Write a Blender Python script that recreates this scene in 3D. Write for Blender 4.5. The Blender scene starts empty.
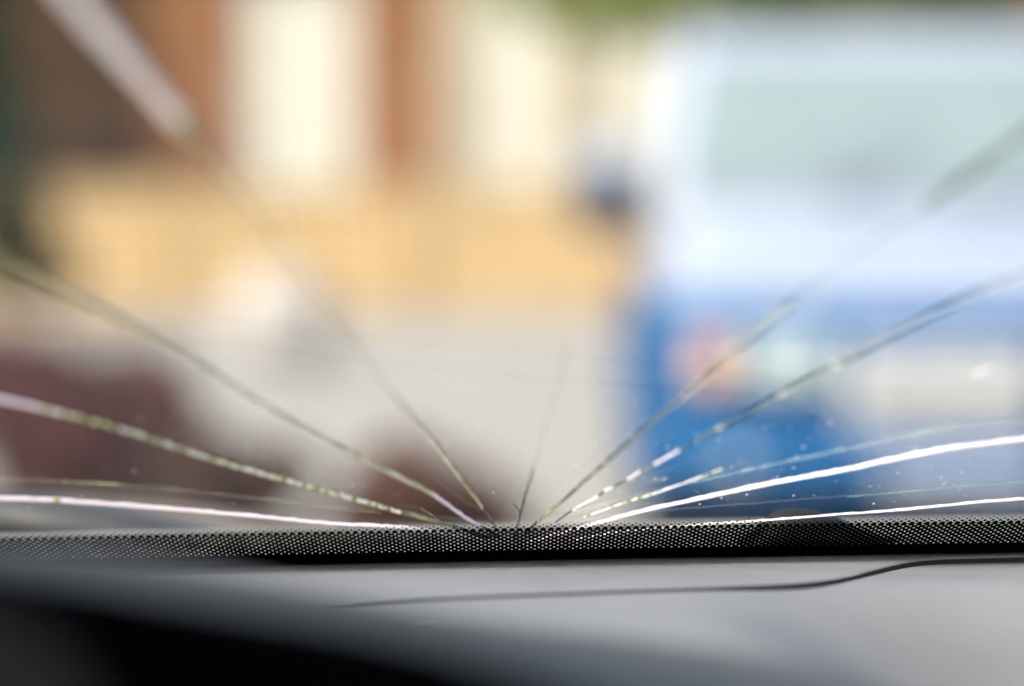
import bpy, bmesh, math, random
from mathutils import Vector, noise
random.seed(7)
S = bpy.context.scene
COL = S.collection

# ------------------------------------------------------------------ camera
FPX = 85 / 36 * 1024          # focal length in pixels
HORIZON = 240.0
CAMZ = 1.2
cam_d = bpy.data.cameras.new('camera'); cam = bpy.data.objects.new('camera', cam_d); COL.objects.link(cam)
cam_d.lens = 85; cam_d.sensor_width = 36; cam_d.clip_start = 0.02; cam_d.clip_end = 900
cam.location = (0, 0, CAMZ)
PITCH = math.atan((343 - HORIZON) / FPX)
cam.rotation_euler = (math.radians(90) - PITCH, 0, 0)
cam_d.dof.use_dof = True
cam_d.dof.focus_distance = 0.853
cam_d.dof.aperture_fstop = 2.8
S.camera = cam

# ------------------------------------------------------------------ world, sun, exposure
SUN_EL, SUN_AZ = math.radians(47), math.radians(-128)   # azimuth from +Y, clockwise: the sun stands behind and left
w = bpy.data.worlds.new('World'); S.world = w; w.use_nodes = True
nt = w.node_tree; bg = nt.nodes['Background']
sky = nt.nodes.new('ShaderNodeTexSky'); sky.sky_type = 'NISHITA'; sky.sun_disc = False
sky.sun_elevation = SUN_EL; sky.sun_rotation = SUN_AZ
sky.dust_density = 6; sky.air_density = 1.0; sky.ozone_density = 1.0
nt.links.new(sky.outputs[0], bg.inputs[0]); bg.inputs[1].default_value = 0.10
sl = bpy.data.lights.new('sun', 'SUN'); so = bpy.data.objects.new('sun', sl); COL.objects.link(so)
sl.energy = 1.5; sl.angle = math.radians(10); sl.color = (1, 0.90, 0.78)
sd = Vector((math.sin(SUN_AZ) * math.cos(SUN_EL), math.cos(SUN_AZ) * math.cos(SUN_EL), math.sin(SUN_EL)))
so.rotation_euler = sd.to_track_quat('Z', 'Y').to_euler(); so.location = (0, 0, 30)
S.view_settings.view_transform = 'Standard'; S.view_settings.look = 'None'
S.view_settings.gamma = 1; S.view_settings.exposure = 1.5
S.cycles.transparent_max_bounces = 32
S.cycles.use_denoising = True

# ------------------------------------------------------------------ helpers
def tag(o, label=None, cat=None, group=None, kind=None):
    if label: o['label'] = label
    if cat: o['category'] = cat
    if group: o['group'] = group
    if kind: o['kind'] = kind
    return o

def empty(name, loc=(0, 0, 0), **k):
    o = bpy.data.objects.new(name, None); COL.objects.link(o); o.location = loc
    o.empty_display_size = 0.1
    return tag(o, **k)

def mat(name, col=(0.5, 0.5, 0.5), rough=0.6, metal=0.0, coat=0.0, var=0.0, scale=5.0, bump=0.0, bscale=200.0, col2=None, spec=0.5, trans=0.0):
    m = bpy.data.materials.new(name); m.use_nodes = True
    n = m.node_tree.nodes; L = m.node_tree.links; b = n['Principled BSDF']
    b.inputs['Roughness'].default_value = rough; b.inputs['Metallic'].default_value = metal
    b.inputs['Coat Weight'].default_value = coat; b.inputs['Specular IOR Level'].default_value = spec
    b.inputs['Base Color'].default_value = (*col, 1)
    tc = n.new('ShaderNodeTexCoord')
    if var or col2:
        nz = n.new('ShaderNodeTexNoise'); nz.inputs['Scale'].default_value = scale; nz.inputs['Detail'].default_value = 6
        L.new(tc.outputs['Object'], nz.inputs['Vector'])
        r = n.new('ShaderNodeValToRGB')
        c2 = col2 or tuple(c * (1 + var) for c in col); c1 = col if col2 else tuple(c * (1 - var) for c in col)
        r.color_ramp.elements[0].color = (*c1, 1); r.color_ramp.elements[0].position = 0.35
        r.color_ramp.elements[1].color = (*c2, 1); r.color_ramp.elements[1].position = 0.65
        L.new(nz.outputs['Fac'], r.inputs[0]); L.new(r.outputs[0], b.inputs['Base Color'])
    if bump:
        nb = n.new('ShaderNodeTexNoise'); nb.inputs['Scale'].default_value = bscale; nb.inputs['Detail'].default_value = 4
        L.new(tc.outputs['Object'], nb.inputs['Vector'])
        bp = n.new('ShaderNodeBump'); bp.inputs['Strength'].default_value = bump; bp.inputs['Distance'].default_value = 0.3 / bscale
        L.new(nb.outputs['Fac'], bp.inputs['Height']); L.new(bp.outputs[0], b.inputs['Normal'])
    return m

def link(name, me, m=None, parent=None, smooth=False):
    o = bpy.data.objects.new(name, me); COL.objects.link(o)
    if m is not None:
        for mm in (m if isinstance(m, (list, tuple)) else [m]): me.materials.append(mm)
    if parent: o.parent = parent
    if smooth:
        for p in me.polygons: p.use_smooth = True
    return o

def pyd(name, V, F, m=None, parent=None, smooth=False, fix=True):
    me = bpy.data.meshes.new(name); me.from_pydata([tuple(v) for v in V], [], F)
    if fix:
        bm = bmesh.new(); bm.from_mesh(me); bmesh.ops.recalc_face_normals(bm, faces=bm.faces); bm.to_mesh(me); bm.free()
    me.update()
    return link(name, me, m, parent, smooth)

def box(name, c, s, m, parent=None, bevel=0.0, rot=0.0, seg=2):
    bm = bmesh.new(); bmesh.ops.create_cube(bm, size=1)
    for v in bm.verts: v.co = Vector((v.co.x * s[0], v.co.y * s[1], v.co.z * s[2]))
    if bevel: bmesh.ops.bevel(bm, geom=bm.edges[:], offset=bevel, segments=seg, affect='EDGES', profile=0.5)
    me = bpy.data.meshes.new(name); bm.to_mesh(me); bm.free()
    o = link(name, me, m, parent, smooth=False); o.location = c; o.rotation_euler.z = rot
    return o

def loft(name, secs, m, parent=None, cap=True, smooth=True, closed=True):
    n = len(secs[0]); V = [p for s in secs for p in s]; F = []
    for i in range(len(secs) - 1):
        for j in range(n if closed else n - 1):
            a = i * n + j; b = i * n + (j + 1) % n
            F.append((a, b, b + n, a + n))
    if cap and closed:
        F.append(tuple(range(n))[::-1]); F.append(tuple(range((len(secs) - 1) * n, len(secs) * n)))
    return pyd(name, V, F, m, parent, smooth)

def tube_pts(path, radii, seg=10):
    secs = []
    for i, p in enumerate(path):
        p = Vector(p)
        a = Vector(path[max(i - 1, 0)]); b = Vector(path[min(i + 1, len(path) - 1)])
        t = (b - a).normalized(); up = Vector((0, 0, 1)) if abs(t.z) < 0.9 else Vector((1, 0, 0))
        x = t.cross(up).normalized(); y = t.cross(x).normalized(); r = radii[i] if isinstance(radii, (list, tuple)) else radii
        secs.append([p + (x * math.cos(2 * math.pi * k / seg) + y * math.sin(2 * math.pi * k / seg)) * r for k in range(seg)])
    return secs

def tube(name, path, radii, m, parent=None, seg=10):
    return loft(name, tube_pts(path, radii, seg), m, parent)

def multi_tube(name, tubes, m, parent=None, seg=8):
    V, F = [], []
    for path, radii in tubes:
        secs = tube_pts(path, radii, seg); o = len(V); V += [p for s in secs for p in s]
        for i in range(len(secs) - 1):
            for j in range(seg):
                a = o + i * seg + j; b = o + i * seg + (j + 1) % seg
                F.append((a, b, b + seg, a + seg))
        F.append(tuple(range(o, o + seg))[::-1]); F.append(tuple(range(o + (len(secs) - 1) * seg, o + len(secs) * seg)))
    return pyd(name, V, F, m, parent, True)

# ------------------------------------------------------------------ ground, road, planting bed
M_road = mat('pale_concrete', (0.30, 0.295, 0.285), 0.85, var=0.12, scale=1.3, bump=0.3, bscale=60)
M_verge = mat('dry_verge', (0.16, 0.15, 0.11), 0.95, var=0.3, scale=2.0, bump=0.5, bscale=30)
M_kerb = mat('kerb_stone', (0.33, 0.32, 0.30), 0.8, var=0.12, scale=6, bump=0.3, bscale=80)
M_pave = mat('pavement_slabs', (0.27, 0.255, 0.23), 0.85, var=0.12, scale=2, bump=0.3, bscale=50)
M_soil = mat('planting_soil', (0.05, 0.035, 0.025), 0.95, var=0.4, scale=15, bump=0.8, bscale=40)
M_line = mat('road_paint', (0.75, 0.74, 0.70), 0.6, var=0.08, scale=8)

def sheet(name, x0, x1, y0, y1, z, m):
    o = pyd(name, [(x0, y0, z), (x1, y0, z), (x1, y1, z), (x0, y1, z)], [(0, 1, 2, 3)], m, fix=False)
    return tag(o, kind='structure')
sheet('ground', -400, 400, -60, 800, 0.0, M_verge)
sheet('road', -60, 60, -8, 34.0, 0.004, M_road)
tag(box('kerb', (0, 34.08, 0.06), (120, 0.16, 0.13), M_kerb, bevel=0.015), kind='structure')
tag(box('pavement', (0, 35.6, 0.055), (120, 2.85, 0.11), M_pave), kind='structure')
for i, x in enumerate((-8.0, -2.4, 3.2)):
    o = sheet('road_marking', x, x + 0.12, 27.5, 33.0, 0.009, M_line)

# planting island just ahead of the parked car
bed = loft('planting_bed', [[(x * k, 4.7 + (y * k), z) for x, y in
     [(math.cos(a) * 2.6 - 0.9 / k, 1.9 + math.sin(a) * 2.2) for a in [2 * math.pi * i / 40 for i in range(40)]]]
     for k, z in ((1, 0.0), (1, 0.10), (0.985, 0.13), (0.95, 0.14), (0.5, 0.20), (0.05, 0.22))], M_soil)
tag(bed, kind='structure')

# ------------------------------------------------------------------ foliage
def leaf_mat(name, c1, c2, rough=0.55):
    m = bpy.data.materials.new(name); m.use_nodes = True
    n = m.node_tree.nodes; L = m.node_tree.links; b = n['Principled BSDF']; b.inputs['Roughness'].default_value = rough
    g = n.new('ShaderNodeNewGeometry'); r = n.new('ShaderNodeValToRGB')
    r.color_ramp.elements[0].color = (*c1, 1); r.color_ramp.elements[1].color = (*c2, 1)
    L.new(g.outputs['Random Per Island'], r.inputs[0]); L.new(r.outputs[0], b.inputs['Base Color'])
    t = n.new('ShaderNodeBsdfTranslucent'); L.new(r.outputs[0], t.inputs[0])
    mx = n.new('ShaderNodeMixShader'); mx.inputs[0].default_value = 0.25
    L.new(b.outputs[0], mx.inputs[1]); L.new(t.outputs[0], mx.inputs[2]); L.new(mx.outputs[0], n['Material Output'].inputs[0])
    return m
M_bark = mat('bark', (0.10, 0.07, 0.05), 0.9, var=0.3, scale=12, bump=0.8, bscale=40)
M_plum = leaf_mat('burgundy_leaves', (0.04, 0.008, 0.009), (0.20, 0.048, 0.045))
M_rust = leaf_mat('rust_red_leaves', (0.06, 0.025, 0.014), (0.19, 0.075, 0.05))
M_pale = leaf_mat('pale_blossom', (0.30, 0.26, 0.22), (0.62, 0.55, 0.50))
M_green = leaf_mat('green_leaves', (0.11, 0.17, 0.012), (0.28, 0.38, 0.04))
M_needle = leaf_mat('blue_green_needles', (0.004, 0.05, 0.03), (0.012, 0.14, 0.075))

def leaves(name, clumps, n, size, m, parent, elong=1.7, droop=0.0):
    V, F = [], []
    tot = sum(c[1] ** 2 for c in clumps)
    for c, r, sq in clumps:
        k = int(n * r * r / tot)
        for _ in range(k):
            d = Vector((random.gauss(0, 1), random.gauss(0, 1), random.gauss(0, 1))).normalized()
            rr = r * (0.55 + 0.5 * random.random() ** 0.6)
            rr *= 1 + 0.25 * noise.noise(d * 2.2 + Vector(c))
            p = Vector(c) + Vector((d.x, d.y, d.z * sq)) * rr
            a = Vector((random.gauss(0, 1), random.gauss(0, 1), random.gauss(0, 0.7) - droop)).normalized()
            nn = (d + Vector((random.gauss(0, .6), random.gauss(0, .6), random.gauss(0, .6)))).normalized()
            b = a.cross(nn).normalized(); s = size * random.uniform(0.6, 1.3); o = len(V)
            V += [p - a * s * elong / 2, p + b * s / 2 + a * s * .1, p + a * s * elong / 2, p - b * s / 2 + a * s * .1]
            F += [(o, o + 1, o + 2, o + 3)]
    return pyd(name, V, F, m, parent, fix=False)

def shrub(name, base, rx, h, m, label, n=4500, size=0.035, group=None):
    r = empty(name, base, label=label, cat='shrub', group=group)
    tb = []
    for k in range(9):
        a = 2 * math.pi * k / 9 + random.uniform(-.3, .3); q = rx * random.uniform(.3, .75)
        tb.append(([(0.02 * math.cos(a), 0.02 * math.sin(a), -0.02), (q * .4 * math.cos(a), q * .4 * math.sin(a), h * .4),
                    (q * math.cos(a), q * math.sin(a), h * .8)], [0.016, 0.011, 0.004]))
    multi_tube('stems', tb, M_bark, r, 6)
    cl = []
    for k in range(15):
        a = random.uniform(0, 2 * math.pi); q = rx * random.uniform(0.1, .72)
        cl.append(((q * math.cos(a), q * math.sin(a), h * random.uniform(.3, .82)), rx * random.uniform(.20, .42), 0.85))
    leaves('foliage', cl, n, size, m, r)
    return r
def px(x, D): return (x - 512) / FPX * D
def pz(y, D): return CAMZ - (y - HORIZON) / FPX * D
shrub('burgundy_shrub', (px(55, 7.0), 7.0, 0.15), 0.46, 0.88, M_plum, 'large dark burgundy leaved shrub at the left, behind the longest cracks', 6500)
shrub('burgundy_shrub', (px(235, 8.2), 8.2, 0.10), 0.30, 0.52, M_rust, 'mid sized pinkish burgundy shrub between the dark shrub and the low rust one', 3000)
shrub('rust_shrub', (px(400, 6.0), 6.0, 0.18), 0.30, 0.53, M_rust, 'low rust red shrub just beyond the middle of the cracked windscreen', 3800)
shrub('rust_shrub', (px(490, 7.4), 7.4, 0.10), 0.25, 0.42, M_rust, 'smallest rust red shrub, right of the low one and near the blue van', 2200)
M_olive = leaf_mat('olive_leaves', (0.05, 0.045, 0.015), (0.15, 0.13, 0.05))
shrub('olive_shrub', (px(-5, 32), 32, 0.0), 1.2, 2.2, M_olive, 'olive brown bush standing before the left end of the tan garden wall', 6000, 0.08)
M_rock = mat('pale_rock', (0.42, 0.40, 0.39), 0.85, var=0.12, scale=3, bump=0.5, bscale=25)
bm = bmesh.new(); bmesh.ops.create_icosphere(bm, subdivisions=4, radius=1)
for v in bm.verts:
    d_ = .92 + .12 * noise.noise(v.co * 1.4) + .05 * noise.noise(v.co * 5); v.co = Vector((v.co.x * .55, v.co.y * .5, v.co.z * .56)) * d_
me = bpy.data.meshes.new('boulder'); bm.to_mesh(me); bm.free()
rk = link('boulder', me, M_rock, smooth=True); rk.location = (px(282, 22), 22, .42)
tag(rk, 'rounded pale boulder on the concrete before the tan garden wall', 'rock')

def tree(name, base, h, crown, trunk_r, m, label, n, size, cat='tree', limbs=9):
    r = empty(name, base, label=label, cat=cat)
    top = h * 0.8
    tb = [([(0, 0, -0.1), (0.04, 0.02, h * .25), (-0.05, 0.05, h * .5), (0.02, 0, top)], [trunk_r * 1.25, trunk_r, trunk_r * .75, trunk_r * .25])]
    for k in range(limbs):
        a = 2.4 * k; c = crown[k % len(crown)][0]; z0 = h * (.3 + .45 * k / limbs)
        tb.append(([(0, 0, z0), (c[0] * .45, c[1] * .45, z0 + (c[2] - z0) * .35), (c[0] * .9, c[1] * .9, c[2])], [trunk_r * .4, trunk_r * .26, trunk_r * .08]))
    multi_tube('trunk', tb, M_bark, r, 8)
    leaves('crown', crown, n, size, m, r)
    return r
cl = []
for k in range(34):
    a = random.uniform(0, 2 * math.pi); q = random.uniform(.4, 3.0)
    cl.append(((q * math.cos(a) * 1.05, q * math.sin(a), 3.75 + random.uniform(-.25, 2.6)), random.uniform(.55, 1.0), .75))
for k in range(9): cl.append(((-2.0 + .42 * k, random.uniform(-.8, .8), 2.98 + random.uniform(-.1, .25)), random.uniform(.38, .5), .8))
tree('broadleaf_tree', (px(800, 18), 18, 0), 6.5, cl, 0.19, M_green, 'green leaved tree behind the blue van, its crown crossing the top edge', 17000, 0.11)
cl = []
for k in range(46):
    z = 0.6 + 7.6 * k / 46; q = 1.5 * (1 - z / 9.4); a = 2.4 * k
    cl.append(((q * .75 * math.cos(a), q * .75 * math.sin(a), z), q * .55 + .1, .5))
tree('conifer', (px(-50, 39.6), 39.6, 0), 8.6, cl, 0.15, M_needle, 'dark blue green conifer at the left edge beside the brown house', 15000, 0.16)

# ------------------------------------------------------------------ garden wall, house
M_tan = mat('tan_render', (0.49, 0.345, 0.175), 0.85, var=0.10, scale=1.2, bump=0.4, bscale=60)
M_cope = mat('tan_coping', (0.50, 0.37, 0.22), 0.8, var=0.1, scale=4, bump=0.3, bscale=60)
WY = 37.0
gw = empty('garden_wall', (0, WY, 0.0), label='long tan rendered garden wall with flat coping before the house', cat='wall')
box('wall_body', (0, 0, 0.95), (44, 0.30, 1.95), M_tan, gw)
box('coping', (0, 0, 1.975), (44.1, 0.42, 0.10), M_cope, gw, bevel=0.02)
for k in range(12):
    box('pier', (-20.2 + 3.7 * k, -0.02, 1.0), (0.46, 0.46, 2.12), M_tan, gw, bevel=0.01)

M_brick = mat('orange_brown_wall', (0.27, 0.12, 0.052), 0.85, var=0.22, scale=.9, bump=0.5, bscale=30)
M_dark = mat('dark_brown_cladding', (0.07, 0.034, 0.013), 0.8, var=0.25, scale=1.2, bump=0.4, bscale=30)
M_cream = mat('cream_render', (0.44, 0.39, 0.29), 0.85, var=0.06, scale=1.5, bump=0.3, bscale=50)
M_white = mat('white_paint', (0.62, 0.60, 0.54), 0.5, var=0.04, scale=3)
M_tile = mat('roof_tiles', (0.16, 0.08, 0.055), 0.8, var=0.3, scale=3, bump=0.6, bscale=20)
M_blind = mat('white_blind', (0.74, 0.70, 0.60), 0.7, var=0.03, scale=3)
M_pane = bpy.data.materials.new('window_pane'); M_pane.use_nodes = True
_n = M_pane.node_tree.nodes; _L = M_pane.node_tree.links; _b = _n['Principled BSDF']
_b.inputs['Base Color'].default_value = (0.9, 0.95, 0.92, 1); _b.inputs['Roughness'].default_value = 0.03
_t = _n.new('ShaderNodeBsdfTransparent'); _m = _n.new('ShaderNodeMixShader'); _m.inputs[0].default_value = 0.12
_L.new(_t.outputs[0], _m.inputs[1]); _L.new(_b.outputs[0], _m.inputs[2]); _L.new(_m.outputs[0], _n['Material Output'].inputs[0])

HY = 42.0
hs = empty('house', (0, HY, 0), label='brown and cream house with tall white framed windows behind the tan wall', cat='house')
def hx(x): return px(x, HY)
def panel(name, x0, x1, z0, z1, dy, m, th=0.35):
    return box(name, ((x0 + x1) / 2, dy + th / 2, (z0 + z1) / 2), (x1 - x0, th, z1 - z0), m, hs)
# the front is made of wall sections between openings
panel('wall', -16, hx(-40), 0, 6.6, 0.0, M_brick)
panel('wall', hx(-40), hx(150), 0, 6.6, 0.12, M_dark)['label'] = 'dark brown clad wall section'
panel('wall', hx(150), hx(243), 0, 6.6, 0.0, M_brick)
panel('wall', hx(243), hx(355), 5.9, 6.6, 0.0, M_brick)
panel('wall', hx(243), hx(355), 0, 1.9, 0.0, M_brick)
panel('wall', hx(355), hx(440), 0, 6.6, 0.003, M_brick)
panel('wall', hx(440), hx(700), 5.7, 6.6, -0.15, M_cream)['label'] = 'cream rendered wall section'
panel('wall', hx(440), hx(482), 0, 5.7, -0.15, M_cream)['label'] = 'cream rendered wall section'
panel('wall', hx(545), hx(606), 0, 5.7, -0.15, M_cream)['label'] = 'cream rendered wall section'
panel('wall', hx(660), hx(900), 0, 5.7, -0.15, M_cream)['label'] = 'cream rendered wall section'
panel('wall', hx(900), 16, 0, 6.6, 0.0, M_brick)
box('side_wall', (-15.8, 4.4, 3.3), (0.4, 8, 6.6), M_brick, hs); box('side_wall', (15.8, 4.4, 3.3), (0.4, 8, 6.6), M_brick, hs)
box('rear_wall', (0, 8.5, 3.3), (32, 0.3, 6.6), M_brick, hs)
def window(x0, x1, z0, z1, nb=2, dy=0.0):
    W, H = x1 - x0, z1 - z0; cx = (x0 + x1) / 2
    V, F = [], []
    def bx(a, b, c, d, t=0.09):
        o = len(V)
        for yy in (dy + 0.02, dy + 0.02 + t):
            V.extend([(a, yy, c), (b, yy, c), (b, yy, d), (a, yy, d)])
        F.extend([(o, o+1, o+2, o+3), (o+4, o+7, o+6, o+5), (o, o+4, o+5, o+1), (o+1, o+5, o+6, o+2), (o+2, o+6, o+7, o+3), (o+3, o+7, o+4, o)])
    f = .11
    bx(x0, x0 + f, z0, z1); bx(x1 - f, x1, z0, z1); bx(x0 + f, x1 - f, z1 - f, z1); bx(x0 + f, x1 - f, z0, z0 + f)
    for k in range(1, nb):
        xx = x0 + W * k / nb; bx(xx - .035, xx + .035, z0 + f, z1 - f, 0.07)
    fr = pyd('window', V, F, M_white, hs)
    box('pane', (cx, dy + 0.075, (z0 + z1) / 2), (W - 2 * f, 0.012, H - 2 * f), M_pane, fr)
    box('blind', (cx, dy + 0.16, (z0 + z1) / 2), (W - .1, 0.02, H - .1), M_blind, fr)
    box('sill', (cx, dy - 0.05, z0 - 0.05), (W + .2, 0.24, 0.08), M_white, fr, bevel=.01)
window(hx(243), hx(355), 2.02, 5.9, 2)
window(hx(482), hx(545), 2.0, 5.7, 1, -0.15)
window(hx(606), hx(660), 2.0, 5.7, 1, -0.15)
box('gutter', (0, -0.42, 6.62), (32.8, 0.14, 0.12), M_white, hs, bevel=.02)
rf = pyd('roof', [(-16.6, -0.35, 6.55), (16.6, -0.35, 6.55), (16.6, 4.3, 9.1), (-16.6, 4.3, 9.1), (-16.6, 9.1, 6.55), (16.6, 9.1, 6.55),
                  (-16.6, -0.35, 6.75), (16.6, -0.35, 6.75), (16.6, 4.3, 9.3), (-16.6, 4.3, 9.3), (-16.6, 9.1, 6.75), (16.6, 9.1, 6.75)],
         [(0, 1, 2, 3), (3, 2, 5, 4), (6, 9, 8, 7), (9, 10, 11, 8), (0, 6, 7, 1), (4, 5, 11, 10), (0, 3, 9, 6), (3, 4, 10, 9), (1, 7, 8, 2), (2, 8, 11, 5)], M_tile, hs)
box('chimney', (6, 4.6, 9.6), (0.9, 0.7, 1.6), M_brick, rf, bevel=.02)

# ------------------------------------------------------------------ blue van
M_blue = mat('blue_van_paint', (0.0, 0.085, 0.25), 0.5, metal=0.0, spec=.15, coat=.0, var=0.05, scale=2)
M_vwhite = mat('white_paint_and_sky_sheen', (0.37, 0.43, 0.56), 0.22, coat=1.0, var=0.02, scale=2)  # white of roof and plate; on the bonnet it stands for reflected sky
M_rubber = mat('rubber', (0.018, 0.018, 0.02), 0.8, var=0.2, scale=20)
M_trim = mat('dark_trim', (0.008, 0.022, 0.06), 0.5)
M_chrome = mat('silver_metal', (0.75, 0.75, 0.76), 0.25, metal=0.9)
M_silver = mat('silver_paint', (0.66, 0.67, 0.68), 0.45, coat=0.4, var=0.03, scale=6)
M_amber = mat('amber_lens', (0.90, 0.50, 0.28), 0.15, coat=1.0)
M_lamp = mat('headlight_lens', (0.50, 0.60, 0.62), 0.12, coat=1.0)
M_vglass = mat('van_glass', (0.20, 0.265, 0.28), 0.06, coat=1.0, var=0.12, scale=1.5, spec=0.8)
VX, VY = px(945, 8.4), 8.4
van = empty('blue_van', (VX, VY, 0), label='blue van with white roof, sky reflection painted white on its bonnet, parked facing the camera', cat='van')
def ring(y, z0, z1, hb, ht, r=0.12, n=6):
    pts = []
    hw = lambda z: hb + (ht - hb) * (z - z0) / (z1 - z0)
    for (sx, zc, a0) in ((1, z1 - r, 0), (-1, z1 - r, 90), (-1, z0 + r * .6, 180), (1, z0 + r * .6, 270)):
        for k in range(n):
            a = math.radians(a0 + 90 * k / (n - 1)); rr = r if zc > (z0 + z1) / 2 else r * .6
            pts.append(Vector((sx * (hw(zc) - rr) + rr * math.cos(a), y, zc + rr * math.sin(a))))
    return pts
loft('body', [ring(.10, .36, .86, .82, .80, .10), ring(0.0 + .02, .34, .985, .90, .88, .10), ring(.12, .30, .99, .945, .93, .12), ring(.9, .26, 1.02, .96, .94, .12),
              ring(1.6, .26, 1.10, .96, .93, .12), ring(4.2, .26, 1.10, .96, .93, .12), ring(4.45, .30, 1.08, .93, .90, .12), ring(4.5, .4, 1.0, .85, .82, .12)][1:], M_blue, van)
# bonnet: crowned panel rising to the windscreen, sky reflection painted in as white
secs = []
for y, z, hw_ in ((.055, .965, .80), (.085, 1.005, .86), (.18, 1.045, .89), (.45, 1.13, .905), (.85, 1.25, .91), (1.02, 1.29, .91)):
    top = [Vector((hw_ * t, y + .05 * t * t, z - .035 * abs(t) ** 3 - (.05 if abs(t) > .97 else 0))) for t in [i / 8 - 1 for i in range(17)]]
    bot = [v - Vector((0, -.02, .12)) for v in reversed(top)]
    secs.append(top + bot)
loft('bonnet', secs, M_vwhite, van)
# cabin with sloping front
cs = []
for y, zt, ht in ((1.02, 1.31, .88), (1.12, 1.48, .865), (1.36, 1.86, .82), (1.52, 2.02, .79), (1.72, 2.10, .77), (2.6, 2.14, .77), (4.1, 2.12, .76), (4.35, 2.05, .75), (4.46, 1.6, .80)):
    cs.append(ring(y, 1.0, zt, .93, ht, .10))
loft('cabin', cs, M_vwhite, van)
# windscreen as its own slab lying on the slope
def slab(name, P, th, m, parent):
    P = [Vector(p) for p in P]; nrm = (P[1] - P[0]).cross(P[3] - P[0]).normalized()
    V = P + [p + nrm * th for p in P]
    return pyd(name, V, [(0, 1, 2, 3), (7, 6, 5, 4), (0, 4, 5, 1), (1, 5, 6, 2), (2, 6, 7, 3), (3, 7, 4, 0)], m, parent)
slab('windscreen', [(-.80, 1.045, 1.37), (.80, 1.045, 1.37), (.71, 1.40, 1.95), (-.71, 1.40, 1.95)], .018, M_vglass, van)
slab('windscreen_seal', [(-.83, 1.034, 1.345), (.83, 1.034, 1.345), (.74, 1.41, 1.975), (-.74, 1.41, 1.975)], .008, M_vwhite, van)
for sx in (-1, 1):
    q = [(sx * .945, 1.35, 1.25), (sx * .945, 2.3, 1.25), (sx * .80, 2.3, 1.92), (sx * .80, 1.65, 1.92)]
    slab('side_window', q if sx > 0 else [q[0], q[3], q[2], q[1]], .012, M_vglass, van)
    dr = slab('door', [(sx * .962, 1.12, .40), (sx * .962, 2.35, .40), (sx * .955, 2.35, 1.06), (sx * .955, 1.12, 1.06)] if sx > 0 else
         [(sx * .962, 1.12, .40), (sx * .955, 1.12, 1.06), (sx * .955, 2.35, 1.06), (sx * .962, 2.35, .40)], .014, M_blue, van)
    box('handle', (sx * .985, 2.2, .98), (.03, .16, .03), M_trim, dr, bevel=.008)
    # mirror
    mr = tube('mirror_arm', [(sx * .86, 1.15, 1.22), (sx * 1.0, 1.02, 1.27), (sx * 1.04, 1.0, 1.36)], [.035, .03, .028], M_trim, van)
    box('mirror_housing', (sx * 1.045, 1.0, 1.33), (.24, .11, .22), M_trim, mr, bevel=.03)
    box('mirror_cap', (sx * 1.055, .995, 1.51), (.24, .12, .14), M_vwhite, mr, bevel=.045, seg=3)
    # lamps
    hl = box('headlight', (sx * .49, .005, .77), (.29, .09, .20), M_lamp, van, bevel=.04, seg=3)
    box('headlight_surround', (sx * .49, .035, .77), (.33, .06, .24), M_trim, hl, bevel=.03)
    hl.children[0].location = (0, .03, 0)
    box('indicator', (sx * .735, .035, .77), (.13, .12, .18), M_amber, van, bevel=.035, seg=3)
    box('fog_lamp', (sx * .62, -.05, .43), (.14, .05, .08), M_lamp, van, bevel=.02)
# grille
box('grille_panel', (0, .0, .68), (.60, .05, .32), M_silver, van, bevel=.02)
for k in range(5):
    box('grille_slat', (0, -.035, .56 + .06 * k), (.56, .022, .018), M_chrome, van, bevel=.004)
loft('bumper', [[Vector((x, -.10 + .18 * abs(x) ** 3 + dy, z)) for dy, z in ((.18, .30), (.03, .29), (-.01, .33), (-.02, .46), (.02, .50), (.18, .50))] for x in [i / 8 * .97 for i in range(-8, 9)]], M_blue, van)
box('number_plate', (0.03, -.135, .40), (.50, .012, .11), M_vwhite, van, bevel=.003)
for sx in (-1, 1):
    tube('wiper', [(sx * .1, 1.0, 1.37), (sx * .35 + .1, 1.02, 1.40), (sx * .35 + .35, 1.06, 1.47)], .008, M_trim, van, 6)
for sx in (-1, 1):
    for y in (.85, 3.6):
        wh = empty('wheel', (sx * .84, y, .33)); wh.parent = van
        R = .33
        loft('tyre', [[Vector((xx, R * k * math.cos(a), R * k * math.sin(a))) for a in [2 * math.pi * i / 28 for i in range(28)]] for xx, k in ((-.10, .6), (-.105, .9), (-.08, 1), (.08, 1), (.105, .9), (.10, .6))], M_rubber, wh)
        loft('rim', [[Vector((xx, R * k * math.cos(a), R * k * math.sin(a))) for a in [2 * math.pi * i / 20 for i in range(20)]] for xx, k in ((-.108, .6), (-.09, .55), (.09, .55), (.112, .62), (.118, .3), (.122, .05))], M_silver, wh)
van.rotation_euler.z = math.radians(-1.5); van.scale = (1.1, 1.1, 1.0)

# ================================================================== the car we sit in
RAKE = math.radians(28); TR = math.tan(RAKE); BZ = 1.0873
def DB(X): return 0.857 + 0.085 * X - 0.08 * X * X           # where the glass meets the dash
def BF(X): return 1.2 - .1127 * DB(X) / (0.857 + 0.137 * X - 0.10 * X * X)   # height of that line
U = Vector((0, -math.cos(RAKE), math.sin(RAKE)))            # up the glass
N = Vector((0, math.sin(RAKE), math.cos(RAKE)))             # out of the car
def glass(X, s, off=0.0): return Vector((X, DB(X), BF(X))) + U * s + N * off
def on_glass(x, y):
    k = (x - 512) / FPX; m = -(y - HORIZON) / FPX; D = .8
    for _ in range(20):
        D = (BF(k * D) + DB(k * D) * TR - CAMZ) / (m + TR)
    X = k * D; return X, (DB(X) - D) / math.cos(RAKE)
car = empty('car', (0, 1.2, 0), label='car around the camera with grey dashboard and badly cracked windscreen', cat='car')
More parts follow.
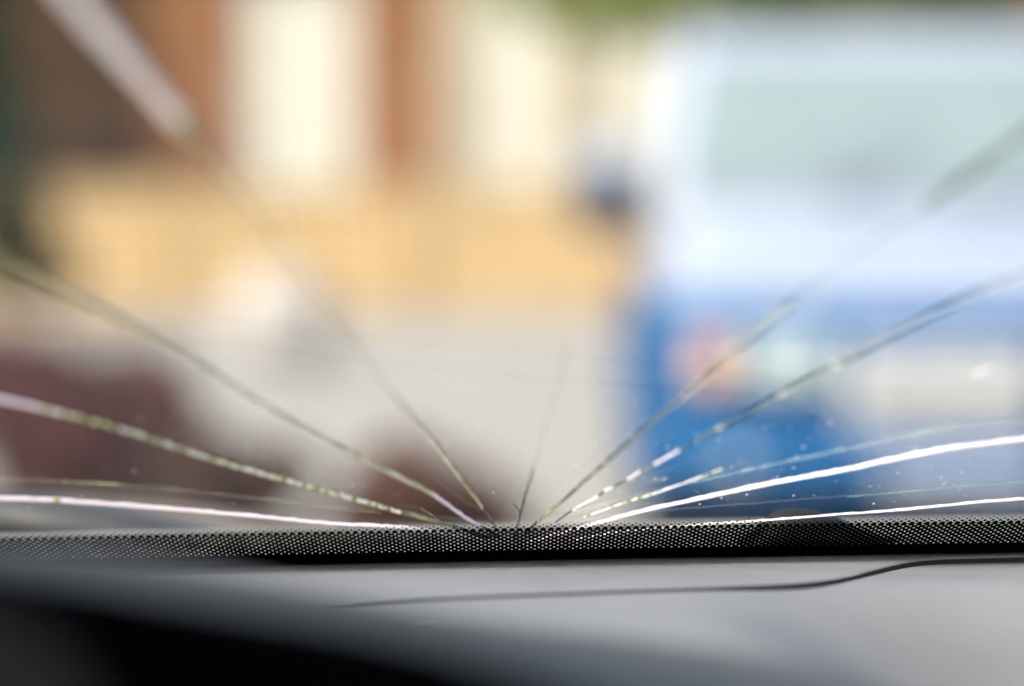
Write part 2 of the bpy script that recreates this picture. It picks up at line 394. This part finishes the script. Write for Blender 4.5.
def C(o): o.parent = car; o.matrix_parent_inverse.translation = (0, -1.2, 0); return o

# --- windscreen pane
def glass_mat():
    m = bpy.data.materials.new('windscreen_glass'); m.use_nodes = True
    n = m.node_tree.nodes; L = m.node_tree.links; n.remove(n['Principled BSDF'])
    lw = n.new('ShaderNodeLayerWeight'); lw.inputs['Blend'].default_value = 0.5
    p = n.new('ShaderNodeMath'); p.operation = 'POWER'; p.inputs[1].default_value = 5
    a = n.new('ShaderNodeMath'); a.operation = 'MULTIPLY_ADD'; a.inputs[1].default_value = .32; a.inputs[2].default_value = .022
    L.new(lw.outputs['Facing'], p.inputs[0]); L.new(p.outputs[0], a.inputs[0])
    t = n.new('ShaderNodeBsdfTransparent'); t.inputs[0].default_value = (.955, .975, .965, 1)
    g = n.new('ShaderNodeBsdfGlossy'); g.inputs['Roughness'].default_value = 0.0
    mx = n.new('ShaderNodeMixShader'); L.new(a.outputs[0], mx.inputs[0]); L.new(t.outputs[0], mx.inputs[1]); L.new(g.outputs[0], mx.inputs[2])
    L.new(mx.outputs[0], n['Material Output'].inputs[0]); return m
GT = 0.0045
V, F = [], []; NX = 48; NS = 10
for off in (0.0, GT):
    for i in range(NX + 1):
        for j in range(NS + 1):
            V.append(glass(-.62 + 1.24 * i / NX, -.008 + .608 * j / NS, off))
B = (NX + 1) * (NS + 1); ix = lambda i, j, l: l * B + i * (NS + 1) + j
for i in range(NX):
    for j in range(NS):
        F.append((ix(i, j, 0), ix(i + 1, j, 0), ix(i + 1, j + 1, 0), ix(i, j + 1, 0))); F.append((ix(i, j, 1), ix(i, j + 1, 1), ix(i + 1, j + 1, 1), ix(i + 1, j, 1)))
for i in range(NX):
    for j in (0, NS): F.append((ix(i, j, 0), ix(i, j, 1), ix(i + 1, j, 1), ix(i + 1, j, 0)))
for j in range(NS):
    for i in (0, NX): F.append((ix(i, j, 0), ix(i, j + 1, 0), ix(i, j + 1, 1), ix(i, j, 1)))
ws = C(pyd('windscreen', V, F, glass_mat(), smooth=False))
for p in ws.data.polygons[:]:
    p.use_smooth = True
ws.data.set_sharp_from_angle(angle=math.radians(40))

# --- printed black border with its dot matrix (flat print on the inner face)
def frit_mat():
    m = bpy.data.materials.new('black_dot_print'); m.use_nodes = True
    n = m.node_tree.nodes; L = m.node_tree.links; b = n['Principled BSDF']
    b.inputs['Base Color'].default_value = (.004, .004, .005, 1); b.inputs['Roughness'].default_value = .5; b.inputs['Specular IOR Level'].default_value = 0.0
    uv = n.new('ShaderNodeUVMap'); sp = n.new('ShaderNodeSeparateXYZ'); L.new(uv.outputs[0], sp.inputs[0])
    def M(op, a, b_=None, c=None):
        q = n.new('ShaderNodeMath'); q.operation = op
        for i, v in enumerate((a, b_, c)):
            if v is None: continue
            if isinstance(v, (int, float)): q.inputs[i].default_value = v
            else: L.new(v, q.inputs[i])
        return q.outputs[0]
    PX, PS = 2.69, 2.16                       # millimetres
    X, Sx = sp.outputs[0], M('DIVIDE', sp.outputs[1], 1.56)
    def cell(off):
        u = M('SUBTRACT', M('FRACT', M('ADD', M('DIVIDE', X, PX), off)), .5)
        v = M('SUBTRACT', M('FRACT', M('ADD', M('DIVIDE', Sx, PS), off)), .5)
        u = M('MULTIPLY', u, PX); v = M('MULTIPLY', v, PS)
        return M('SQRT', M('ADD', M('MULTIPLY', u, u), M('MULTIPLY', v, v)))
    d = M('MINIMUM', cell(0), cell(.5))
    nz = n.new('ShaderNodeTexNoise'); nz.inputs['Scale'].default_value = .9; L.new(uv.outputs[0], nz.inputs['Vector'])
    hole_r = M('ADD', M('MULTIPLY_ADD', nz.outputs['Fac'], .15, .20), M('MULTIPLY', Sx, .009))
    solid = M('LESS_THAN', Sx, 4.6)
    mid = M('MULTIPLY', M('LESS_THAN', Sx, 17.75), M('GREATER_THAN', d, hole_r))
    dr = M('MULTIPLY_ADD', M('SUBTRACT', Sx, 18.3), -.20, .86)
    top = M('MULTIPLY', M('GREATER_THAN', Sx, 17.75), M('LESS_THAN', d, dr))
    n2 = n.new('ShaderNodeTexNoise'); n2.inputs['Scale'].default_value = .12; n2.inputs['Detail'].default_value = 5; L.new(uv.outputs[0], n2.inputs['Vector'])
    grime = M('MULTIPLY', M('LESS_THAN', Sx, 17.75), M('MULTIPLY_ADD', n2.outputs['Fac'], 1.3, -.35))
    blk = M('MINIMUM', M('MAXIMUM', M('MAXIMUM', solid, M('MAXIMUM', mid, top)), grime), 1.0)
    t = n.new('ShaderNodeBsdfTransparent'); mx = n.new('ShaderNodeMixShader')
    L.new(blk, mx.inputs[0]); L.new(t.outputs[0], mx.inputs[1]); L.new(b.outputs[0], mx.inputs[2]); L.new(mx.outputs[0], n['Material Output'].inputs[0])
    return m
V, F, UVs = [], [], []
SF = [-.006, .006, .012, .018, .024, .030, .0348]
for i in range(97):
    X = -.6 + 1.2 * i / 96
    for s in SF: V.append(glass(X, s, -.0004)); UVs.append((X * 1000 + 2000, s * 1000 + 0.0))
for i in range(96):
    for j in range(len(SF) - 1):
        a = i * len(SF) + j; F.append((a, a + len(SF), a + len(SF) + 1, a + 1))
fr = C(pyd('dotted_border', V, F, frit_mat(), fix=False)); 
uvl = fr.data.uv_layers.new(name='uv')
for lp in fr.data.loops: uvl.data[lp.index].uv = UVs[lp.vertex_index]
fr.parent = ws; fr.matrix_parent_inverse.identity()

# --- cracks
def crack_mat(name, c1, c2, c3, alpha, scale, rough=.25, lo=.42, hi=.6, tr=.35):
    m = bpy.data.materials.new(name); m.use_nodes = True
    n = m.node_tree.nodes; L = m.node_tree.links; b = n['Principled BSDF']
    b.inputs['Roughness'].default_value = rough
    tc = n.new('ShaderNodeTexCoord'); nz = n.new('ShaderNodeTexNoise'); nz.inputs['Scale'].default_value = scale; nz.inputs['Detail'].default_value = 5
    L.new(tc.outputs['Object'], nz.inputs['Vector'])
    r = n.new('ShaderNodeValToRGB'); e = r.color_ramp.elements
    e[0].color = (*c1, 1); e[0].position = lo; e[1].color = (*c3, 1); e[1].position = hi
    k = e.new((lo + hi) / 2); k.color = (*c2, 1)
    L.new(nz.outputs['Fac'], r.inputs[0]); L.new(r.outputs[0], b.inputs['Base Color'])
    bp = n.new('ShaderNodeBump'); bp.inputs['Strength'].default_value = .6; bp.inputs['Distance'].default_value = .0006
    L.new(nz.outputs['Fac'], bp.inputs['Height']); L.new(bp.outputs[0], b.inputs['Normal'])
    tl = n.new('ShaderNodeBsdfTranslucent'); L.new(r.outputs[0], tl.inputs[0])
    m1 = n.new('ShaderNodeMixShader'); m1.inputs[0].default_value = tr; L.new(b.outputs[0], m1.inputs[1]); L.new(tl.outputs[0], m1.inputs[2])
    t = n.new('ShaderNodeBsdfTransparent'); m2 = n.new('ShaderNodeMixShader'); m2.inputs[0].default_value = alpha
    L.new(t.outputs[0], m2.inputs[1]); L.new(m1.outputs[0], m2.inputs[2]); L.new(m2.outputs[0], n['Material Output'].inputs[0])
    return m
WHT = (.98, .87, .95)  # broken glass white, with sky glint and lilac fringe put into the colour
CM = [crack_mat('fracture_white_glint', WHT, (.98, .95, .97), WHT, 1.0, 150),
      crack_mat('fracture_painted_glints', (.24, .27, .02), (.66, .68, .28), (1, .98, .95), 1.0, 430, lo=.42, hi=.54),  # glints along the crack painted as pale noise
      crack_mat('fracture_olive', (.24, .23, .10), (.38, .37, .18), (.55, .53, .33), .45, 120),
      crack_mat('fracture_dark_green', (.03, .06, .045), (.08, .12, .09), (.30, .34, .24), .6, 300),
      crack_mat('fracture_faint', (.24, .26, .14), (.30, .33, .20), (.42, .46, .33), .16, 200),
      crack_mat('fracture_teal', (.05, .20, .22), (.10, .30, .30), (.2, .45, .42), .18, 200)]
CM_GOLD = 7
CM.append(crack_mat('fracture_wide_glint', (.98, .92, .91), (.98, .95, .93), (.98, .93, .92), 1.0, 60, tr=.6))  # specular glint of the upper left crack put into a pale colour
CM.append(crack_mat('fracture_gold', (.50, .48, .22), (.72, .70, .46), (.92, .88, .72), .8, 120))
def crack(pts, d0=.0008, d1=.0022, jit=.00012, steps=9):
    """pts: (x, y, width mm, material) picked on the glass; a wall of broken glass through the outer ply"""
    P = []
    for (x, y, w_, k) in pts:
        X, s = on_glass(x, y); P.append((X, s, w_ / 1000, k))
    Q = []
    for i in range(len(P) - 1):
        a, b = P[i], P[i + 1]
        p0 = P[i - 1] if i else a; p3 = P[i + 2] if i + 2 < len(P) else b
        ns = max(4, int(math.hypot(a[0] - b[0], a[1] - b[1]) / .0022))
        for q in range(ns):
            t = q / ns; c = []
            for d in (0, 1):
                c.append(.5 * (2 * a[d] + (b[d] - p0[d]) * t + (2 * p0[d] - 5 * a[d] + 4 * b[d] - p3[d]) * t * t + (3 * a[d] - p0[d] - 3 * b[d] + p3[d]) * t ** 3))
            Q.append((c[0], c[1], a[2] + (b[2] - a[2]) * t, a[3]))
    Q.append(P[-1])
    V, F, MI = [], [], []
    for i, (X, s, w_, k) in enumerate(Q):
        a = Q[max(i - 1, 0)]; b = Q[min(i + 1, len(Q) - 1)]
        tx, ts = b[0] - a[0], b[1] - a[1]; l = math.hypot(tx, ts) or 1; nx, ns_ = -ts / l, tx / l
        wv = w_ * (1 + random.uniform(-.25, .25)); j = random.uniform(-jit, jit); dd = random.uniform(-.0002, .0002)
        for sg, off in ((-1, d0), (1, d0), (1, d1 + dd), (-1, d1 + dd)):
            q = sg * wv / 2 + j; V.append(glass(X + nx * q, max(s + ns_ * q, .0004), off))
        if i:
            o = 4 * (i - 1)
            for e in range(4): F.append((o + e, o + (e + 1) % 4, o + 4 + (e + 1) % 4, o + 4 + e)); MI.append(Q[i - 1][3])
    F.append((0, 1, 2, 3)); MI.append(Q[0][3]); o = 4 * (len(Q) - 1); F.append((o, o + 3, o + 2, o + 1)); MI.append(Q[-1][3])
    o = pyd('crack', V, F, CM, ws)
    used = sorted(set(MI)); me = o.data
    me.materials.clear()
    for k in used: me.materials.append(CM[k])
    for p, k in zip(me.polygons, MI): p.material_index = used.index(k)
    return o
W_, SP, OL, DK, FT, TL = 0, 1, 2, 3, 4, 5
# upper left, starting as a thin glint widened and painted white
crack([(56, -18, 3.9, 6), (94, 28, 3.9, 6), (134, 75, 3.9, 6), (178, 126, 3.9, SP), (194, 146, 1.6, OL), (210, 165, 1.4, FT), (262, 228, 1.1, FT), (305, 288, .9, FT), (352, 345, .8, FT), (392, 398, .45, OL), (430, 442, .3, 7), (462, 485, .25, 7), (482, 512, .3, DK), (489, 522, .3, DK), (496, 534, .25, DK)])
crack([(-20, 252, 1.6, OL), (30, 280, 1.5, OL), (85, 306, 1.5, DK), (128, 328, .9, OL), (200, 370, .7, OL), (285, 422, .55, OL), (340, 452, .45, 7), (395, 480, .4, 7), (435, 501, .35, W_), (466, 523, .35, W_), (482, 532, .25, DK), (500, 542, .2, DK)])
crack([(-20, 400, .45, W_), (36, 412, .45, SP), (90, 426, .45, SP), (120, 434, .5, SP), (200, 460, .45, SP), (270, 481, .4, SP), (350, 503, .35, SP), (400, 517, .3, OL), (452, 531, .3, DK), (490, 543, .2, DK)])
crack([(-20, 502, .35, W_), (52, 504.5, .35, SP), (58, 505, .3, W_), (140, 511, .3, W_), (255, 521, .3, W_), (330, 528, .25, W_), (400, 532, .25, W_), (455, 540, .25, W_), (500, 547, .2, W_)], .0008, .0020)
crack([(-20, 491, .3, FT), (60, 493, .3, OL), (130, 497, .3, FT), (230, 506, .3, FT), (330, 519, .3, FT), (380, 524, .3, FT)], .0034, .0042)
# middle
crack([(568, 352, .8, FT), (556, 398, .6, FT), (543, 438, .5, FT), (533, 475, .35, DK), (524, 502, .7, DK), (518, 527, .5, DK), (515, 543, .4, DK)])
# right
crack([(1044, 127, 1.9, DK), (985, 168, 1.7, DK), (925, 210, 1.2, FT), (905, 222, 1.5, FT), (850, 262, .8, FT), (795, 305, .9, OL), (740, 352, .8, OL), (700, 388, .6, OL), (655, 425, .5, DK), (605, 468, .4, DK), (560, 508, .35, OL), (540, 524, .3, DK), (524, 540, .25, DK)])
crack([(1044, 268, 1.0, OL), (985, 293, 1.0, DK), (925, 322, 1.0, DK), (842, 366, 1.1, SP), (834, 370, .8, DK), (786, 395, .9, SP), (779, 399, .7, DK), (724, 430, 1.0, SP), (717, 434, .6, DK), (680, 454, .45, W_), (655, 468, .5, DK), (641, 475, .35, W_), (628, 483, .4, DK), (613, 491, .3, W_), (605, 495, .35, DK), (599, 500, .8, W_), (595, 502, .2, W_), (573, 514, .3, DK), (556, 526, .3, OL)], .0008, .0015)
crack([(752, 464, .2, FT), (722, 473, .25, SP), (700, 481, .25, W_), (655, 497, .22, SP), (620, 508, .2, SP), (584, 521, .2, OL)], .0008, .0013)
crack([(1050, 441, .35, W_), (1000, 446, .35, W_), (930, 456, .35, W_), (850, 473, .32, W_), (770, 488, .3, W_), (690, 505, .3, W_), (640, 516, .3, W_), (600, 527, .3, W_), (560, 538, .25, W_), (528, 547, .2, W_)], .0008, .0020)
crack([(1050, 427, .3, TL), (960, 436, .3, TL), (860, 457, .3, TL), (780, 474, .3, TL), (700, 492, .3, TL), (640, 507, .3, TL), (610, 516, .3, TL)], .0034, .0042)
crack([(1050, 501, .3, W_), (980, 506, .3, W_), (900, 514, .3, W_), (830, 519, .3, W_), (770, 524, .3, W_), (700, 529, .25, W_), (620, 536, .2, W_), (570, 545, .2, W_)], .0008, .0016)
crack([(1050, 491, .3, TL), (970, 496, .3, TL), (900, 503, .3, TL), (848, 508, .3, TL)], .0034, .0042)

# fine side branches near the point of impact
for br in ([(628, 483, .15, FT), (646, 486, .15, FT), (668, 482, .12, FT)], [(655, 425, .15, FT), (672, 398, .15, FT)], [(566, 514, .2, OL), (590, 508, .15, FT), (626, 494, .12, FT)],
           [(395, 480, .15, FT), (380, 468, .12, FT), (352, 462, .12, FT)], [(462, 485, .15, FT), (470, 470, .12, FT)], [(520, 516, .2, DK), (511, 507, .12, FT)], [(440, 525, .15, OL), (420, 512, .12, FT), (398, 509, .12, FT)]):
    crack(br, .0008, .0013)
# chip and dust
M_dust = crack_mat('dust', (.85, .88, .88), (.9, .92, .92), (.95, .95, .95), .85, 50, rough=.8, tr=.75)
def flake(name, spots, m, off=.0048):
    V, F = [], []
    for (x, y, r, el, ang) in spots:
        X, s = on_glass(x, y); o = len(V); n_ = 9
        V.append(glass(X, s, off + r * .35))
        for k in range(n_):
            a = 2 * math.pi * k / n_; q = r * random.uniform(.65, 1.15)
            dx, dy = q * el * math.cos(a), q * math.sin(a)
            V.append(glass(X + dx * math.cos(ang) - dy * math.sin(ang), s + dx * math.sin(ang) + dy * math.cos(ang), off))
        for k in range(n_): F.append((o, o + 1 + k, o + 1 + (k + 1) % n_))
        F.append(tuple(o + 1 + k for k in range(n_))[::-1])
    return pyd(name, V, F, m, ws)
flake('stone_chip', [(983, 387, .0022, 1.7, .28), (990, 383, .0012, 2.0, .2)], M_dust, .0046)
sp = [(832, 437, .0009, 1, 0), (805, 461, .0007, 1, 0), (1003, 459, .0004, 1, 0), (635, 416, .0005, 1, 0), (631, 450, .0008, 1, 0), (606, 450, .0006, 1, 0)]
for _ in range(200):
    x = random.uniform(-10, 1034) if random.random() < .3 else random.uniform(560, 1034); y = 524 - abs(random.gauss(0, 1)) * 75
    if y > 250: sp.append((x, y, random.choice((.00018, .00022, .0003, .0005)), 1.2, random.uniform(0, 3)))
o = flake('dust_specks', sp, M_dust); o['kind'] = 'stuff'

# --- cowl, bonnet and wiper of the car outside the glass
M_cowl = mat('pale_cowl', (.22, .22, .20), .6, var=.15, scale=25, bump=.3, bscale=300)
M_bon = mat('dark_grey_car_paint', (.045, .046, .05), .4, coat=.4, var=.05, scale=3)
M_black = mat('black_plastic', (.006, .006, .007), .6, bump=.3, bscale=600)
def ss(t): t = max(0, min(1, t)); return t * t * (3 - 2 * t)
secs = []
for i in range(61):
    X = -.6 + 1.2 * i / 60; d = DB(X)
    lift = -.0030 + .0006 * noise.noise(Vector((X * 40, 0, 0))); Z = BF(X)
    secs.append([Vector((X, d + .010, Z - .03)), Vector((X, d + .010, Z + .001)), Vector((X, d + .030, Z + .0018)), Vector((X, d + .06, Z + .0032 + lift)),
                 Vector((X, d + .10, Z + .003 + lift)), Vector((X, d + .14, Z - .008)), Vector((X, d + .14, Z - .03))])
C(loft('cowl_panel', secs, M_cowl))
V, F = [], []; NB = 40
for lay in (0, 1):
    for i in range(NB + 1):
        X = -.72 + 1.44 * i / NB
        for j in range(13):
            Y = 1.02 + .95 * j / 12; t = j / 12
            z = 1.064 - .02 * t - .16 * t * t - .05 * X * X
            z += .028 * ss((-.08 - X) / .14) * (1 - t)
            V.append((X, Y, z - .02 * lay))
BB = (NB + 1) * 13
for i in range(NB):
    for j in range(12):
        a = i * 13 + j; F += [(a, a + 13, a + 14, a + 1), (a + BB, a + 1 + BB, a + 14 + BB, a + 13 + BB)]
for i in range(NB):
    for j in (0, 12): a = i * 13 + j; F.append((a, a + BB, a + 13 + BB, a + 13))
for j in range(12):
    for i in (0, NB): a = i * 13 + j; F.append((a, a + 1, a + 1 + BB, a + BB))
C(pyd('bonnet', V, F, M_bon, smooth=True))
# front body under the bonnet, with wheels
fb = C(loft('front_body', [ring(y, .28, zt, hw_, hw_ - .04, .12) for y, zt, hw_ in ((.95, 1.0, .78), (1.4, .97, .80), (1.9, .88, .79), (2.05, .78, .72))], M_bon))
C(loft('floor_pan', [ring(y, .28, .42, .76, .74, .05) for y in (-.9, .94)], M_black))
for sx in (-1, 1):
    for y in (1.45,):
        wh = C(empty('wheel', (sx * .74, y, .31))); R = .31
        loft('tyre', [[Vector((xx, R * k * math.cos(a), R * k * math.sin(a))) for a in [2 * math.pi * i / 28 for i in range(28)]] for xx, k in ((-.10, .6), (-.105, .9), (-.08, 1), (.08, 1), (.105, .9), (.10, .6))], M_rubber, wh)
        loft('rim', [[Vector((xx, R * k * math.cos(a), R * k * math.sin(a))) for a in [2 * math.pi * i / 20 for i in range(20)]] for xx, k in ((-.108, .6), (-.09, .55), (.09, .55), (.112, .62), (.118, .3), (.122, .05))], M_silver, wh)
# wiper: arm with a rounded cover whose hump shows above the printed border
wp = C(empty('wiper', (px(800, .9), .9, BZ)))
secs = []
for i in range(25):
    t = i / 24; X = px(728, .9) + t * (px(905, .9) - px(728, .9)); d = DB(X) + .020
    h = .0128 * ss(t / .3) * (1 - ss((t - .35) / .65)) + .002 + BF(X) - BZ
    secs.append([Vector((X - wp.location.x, d + .012 * math.cos(a) - .9, -.001 + max(0, h * math.sin(a)))) for a in [math.pi * k / 8 for k in range(9)]])
loft('wiper_cover', secs, M_black, wp)

# --- roof and windscreen pillars
M_lining = mat('grey_roof_lining', (.30, .30, .29), .9, bump=.2, bscale=900)
secs = []
for i in range(17):
    X = -.60 + 1.2 * i / 16; cz = 1.385 - .06 * X * X
    secs.append([Vector((X, y, cz + dz)) for y, dz in ((.34, 0), (.15, .03), (-.3, .05), (-1.0, .03), (-1.0, .07), (-.3, .09), (.15, .07), (.34, .02))])
C(loft('roof', secs, M_lining))
for sx in (-1, 1):
    a = glass(sx * .605, -.03, -.012); b = glass(sx * .605, .60, -.012)
    C(tube('pillar', [a, (a + b) / 2 + Vector((0, 0, .004)), b], [.028, .026, .026], M_lining, None, 12))

# --- dashboard
M_dash = mat('grey_dashboard_plastic', (.205, .215, .232), .62, var=.04, scale=30, bump=.25, bscale=1800)
M_dash2 = mat('grey_dashboard_lower', (.205, .214, .230), .6, var=.04, scale=20, bump=.2, bscale=1800)
M_groove = mat('shadow_gap_rubber', (.02, .02, .022), .8)
SEAM = [(-400, 640), (0, 615), (250, 606), (390, 599), (520, 594), (660, 589), (780, 584.5), (835, 581), (870, 573), (900, 563), (925, 559.5), (1024, 557), (1500, 550)]
ZP = BZ - .0012
def ZPF(X): return BF(X) - .0012
def seamD(X):
    pts = []
    for x, y in SEAM:
        D = .8
        for _ in range(8): D = (CAMZ - ZPF((x - 512) / FPX * D)) * FPX / (y - HORIZON)
        pts.append(((x - 512) / FPX * D, D))
    if X <= pts[0][0]: return pts[0][1]
    for i in range(len(pts) - 1):
        a, b = pts[i], pts[i + 1]
        if a[0] <= X <= b[0]:
            t = (X - a[0]) / (b[0] - a[0]); return a[1] + (b[1] - a[1]) * t
    return pts[-1][1]
def sm(X):   # smoothed
    return min(sum(seamD(X + k * .0025) for k in range(-5, 6)) / 11, DB(X) - .004)
def ss(t): t = max(0, min(1, t)); return t * t * (3 - 2 * t)
def dashZ(X, D):
    a = ss((X - .05) / .12)
    e = DB(X) - .052
    q = max(0, e - D)
    drop = a * (math.sqrt(q * q + .012 ** 2) - .012) * .32 + (1 - a) * max(0, .70 - D) ** 2 * 1.2
    drop += a * ss((q - .012) / .06) * max(0, X - .06) * .66 + .0007 * a
    return BF(X) - .0025 - drop
xs = [-.58 + 1.16 * i / 160 for i in range(161)]
V, F = [], []
for X in xs:
    d1 = DB(X) - .0012; d0 = sm(X) + .0013
    for t in (0.0, .03, .1, .3, .5, .7, .9, .97, 1):
        D = d1 + (d0 - d1) * t; V.append((X, D, ZPF(X) - (.0007 if t == 1 else .0002 if t == .97 else 0)))
    V.append((X, d0 - .0002, ZPF(X) - .006)); V.append((X, d1, ZPF(X) - .02))
n_ = 11
for i in range(160):
    for j in range(n_ - 1): a = i * n_ + j; F.append((a, a + 1, a + n_ + 1, a + n_))
ds = C(pyd('dashboard', V, F, M_dash, smooth=True))
ds.data.set_sharp_from_angle(angle=math.radians(50))
V, F = [], []
for X in xs:
    d = sm(X)
    V += [(X, d + .0010, BF(X) - .0019), (X, d - .0004, BF(X) - .0062)]
for i in range(160): a = 2 * i; F.append((a, a + 1, a + 3, a + 2))
g = C(pyd('panel_gap', V, F, M_groove)); g.parent = ds; g.matrix_parent_inverse.identity()
# lower panel, with the long defroster slot cut as a lowered tray
NDs = 72
def vz(X, D):
    o = D - (DB(X) - .857)
    tray = (X < -.022) * ss((o - .7055) / .0015) * ss((.7405 - o) / .0015)
    gr = math.exp(-((o - .676) / .0009) ** 2)
    return dashZ(X, D) - .0014 * tray - .0008 * gr * (X < .06)
V, F = [], []
offs = sorted(set([0, .0008, .002, .004] + [k * .5 / 60 for k in range(1, 61)]))
vo = [.7425, .741, .740, .739, .738, .730, .720, .709, .7075, .707, .706, .705, .7035, .693, .682, .6785, .6772, .6765, .676, .6755, .6748, .6735, .665, .65, .63, .60, .57, .54, .50, .45, .38, .30]
rows = []
for X in xs:
    d = sm(X) - .0012; b = DB(X) - .857
    col_ = [(d, -.006), (d, -.0006), (d - .0006, 0), (d - .002, 0)]
    start = d - .004
    for k in range(8):
        D = start + ((.748 + b) - start) * k / 7 if start > .748 + b else start - .0001 * k
        col_.append((D, 0))
    for v in vo:
        D = min(v + b, start - .002); col_.append((D, 0))
    rows.append([(X, D, vz(X, D) + e) for D, e in col_])
nr = len(rows[0]); V = [p for r in rows for p in r]
for i in range(160):
    for j in range(nr - 1): a = i * nr + j; F.append((a, a + 1, a + nr + 1, a + nr))
lp = pyd('lower_panel', V, F, M_dash2, ds, smooth=True)
# defroster vent fins: thin pale ribs standing in the tray
M_fin = mat('vent_fin_plastic', (.55, .55, .54), .5)
vent = C(empty('defroster_vent', (0, .723, BZ)))
fin_me = None
PIT = .0161
for k in range(-22, -1):
    X = k * PIT + .004; b = DB(X) - .857; z = dashZ(X, .723 + b)
    if fin_me is None:
        bm = bmesh.new(); bmesh.ops.create_cube(bm, size=1)
        for v in bm.verts: v.co = Vector((v.co.x * .0009, v.co.y * .033, v.co.z * .0010))
        bmesh.ops.bevel(bm, geom=bm.edges[:], offset=.0002, segments=1, affect='EDGES')
        fin_me = bpy.data.meshes.new('fin'); bm.to_mesh(fin_me); bm.free(); fin_me.materials.append(M_fin)
    f = bpy.data.objects.new('fin', fin_me); COL.objects.link(f); f.parent = vent
    f.location = (X, b, z - BZ - .0008)
V, F = [], []
for i in range(121):
    X = -.36 + .337 * i / 120; b = DB(X) - .857
    for o_ in (.7395, .731, .723, .715, .7065): V.append((X, o_ - .723 + b, dashZ(X, o_ + b) - BZ - .0013))
for i in range(120):
    for j in range(4): a = i * 5 + j; F.append((a, a + 1, a + 6, a + 5))
pyd('vent_tray', V, F, mat('vent_tray_plastic', (.13, .135, .14), .7), vent)
def rib(name, o, w_):
    secs = []
    for i in range(121):
        X = -.36 + .337 * i / 120; b = DB(X) - .857; z = dashZ(X, o + b) - BZ
        secs.append([Vector((X, o - .723 + b + sx * w_ / 2, z + dz)) for sx, dz in ((-1, -.0011), (1, -.0011), (1, -.0001), (-1, -.0001))])
    return loft(name, secs, M_fin, vent, smooth=False)
rib('vent_rail', .7065, .0009); rib('vent_rail', .7230, .0008); rib('vent_rail', .7395, .0009)
# front apron of the dash
secs = [[Vector((X, DB(X) - .857 + D, dashZ(X, D) + dz)) for D, dz in ((.301, -.002), (.29, -.02), (.285, -.10), (.33, -.22), (.45, -.35))] for X in xs[::8]]
loft('apron', secs, M_black, ds, closed=False)

# --- instrument binnacle
M_hood = mat('slate_binnacle_skin', (.085, .092, .10), .6, bump=.2, bscale=1500)
M_felt = mat('black_binnacle_lip', (.002, .002, .0025), .95, spec=0.0)
bn = C(empty('instrument_binnacle', (0, .5, BZ)))
LIP = [(-520, 525), (-250, 540), (0, 582), (110, 601), (220, 620), (330, 638), (420, 658), (512, 688), (620, 735), (760, 815)]
RDG = [(-520, 530), (-250, 532), (0, 539), (110, 549), (220, 564), (380, 597), (512, 622), (700, 642), (850, 668), (980, 705)]
LD, RD = .43, .60
secs = []
for (a, b) in zip(LIP, RDG):
    l = Vector((px(a[0], LD), LD, pz(a[1], LD))); r_ = Vector((px(b[0], RD), RD, pz(b[1], RD)))
    f = Vector((r_.x * 1.02, RD + .07, dashZ(r_.x, .67) - .012))
    m1 = (r_ + f) / 2 + Vector((0, 0, .006)); m0 = (l + r_) / 2 + Vector((0, 0, .002))
    secs.append([v - Vector((0, .5, BZ)) for v in (f, m1, r_, m0, l + Vector((0, .012, .001)))])
hd = loft('hood', secs, M_hood, bn, closed=False)
sub = hd.modifiers.new('s', 'SUBSURF'); sub.levels = 2; sub.render_levels = 2
secs = []
for a in LIP:
    l = Vector((px(a[0], LD), LD, pz(a[1], LD))) - Vector((0, .5, BZ))
    th = .020
    secs.append([l + Vector((0, .012, .0011)), l + Vector((0, .002, 0)), l + Vector((0, -.002, -.006)), l + Vector((0, 0, -th)), l + Vector((0, .02, -th - .002)), l + Vector((0, .09, -.055)), l + Vector((0, .10, -.12))])
lipo = loft('lip', secs, M_felt, bn, closed=False)
sub = lipo.modifiers.new('s', 'SUBSURF'); sub.levels = 2; sub.render_levels = 2
# dial panel seen under the lip at lower left
M_dial = mat('grey_dial_glass', (.022, .024, .028), .7, spec=.2, var=.1, scale=8)
dc = Vector((px(-110, .41), -.09, pz(832, .41) - BZ)); dr_ = 245 / FPX * .41
loft('dial', [[dc + Vector((dr_ * k * math.cos(a), dy, dr_ * k * math.sin(a))) for a in [2 * math.pi * i / 40 for i in range(40)]] for dy, k in ((.006, .98), (0, 1), (-.002, .97), (.001, .92), (.0015, .3))], M_dial, bn)
# base of the binnacle so that it rests on the dash
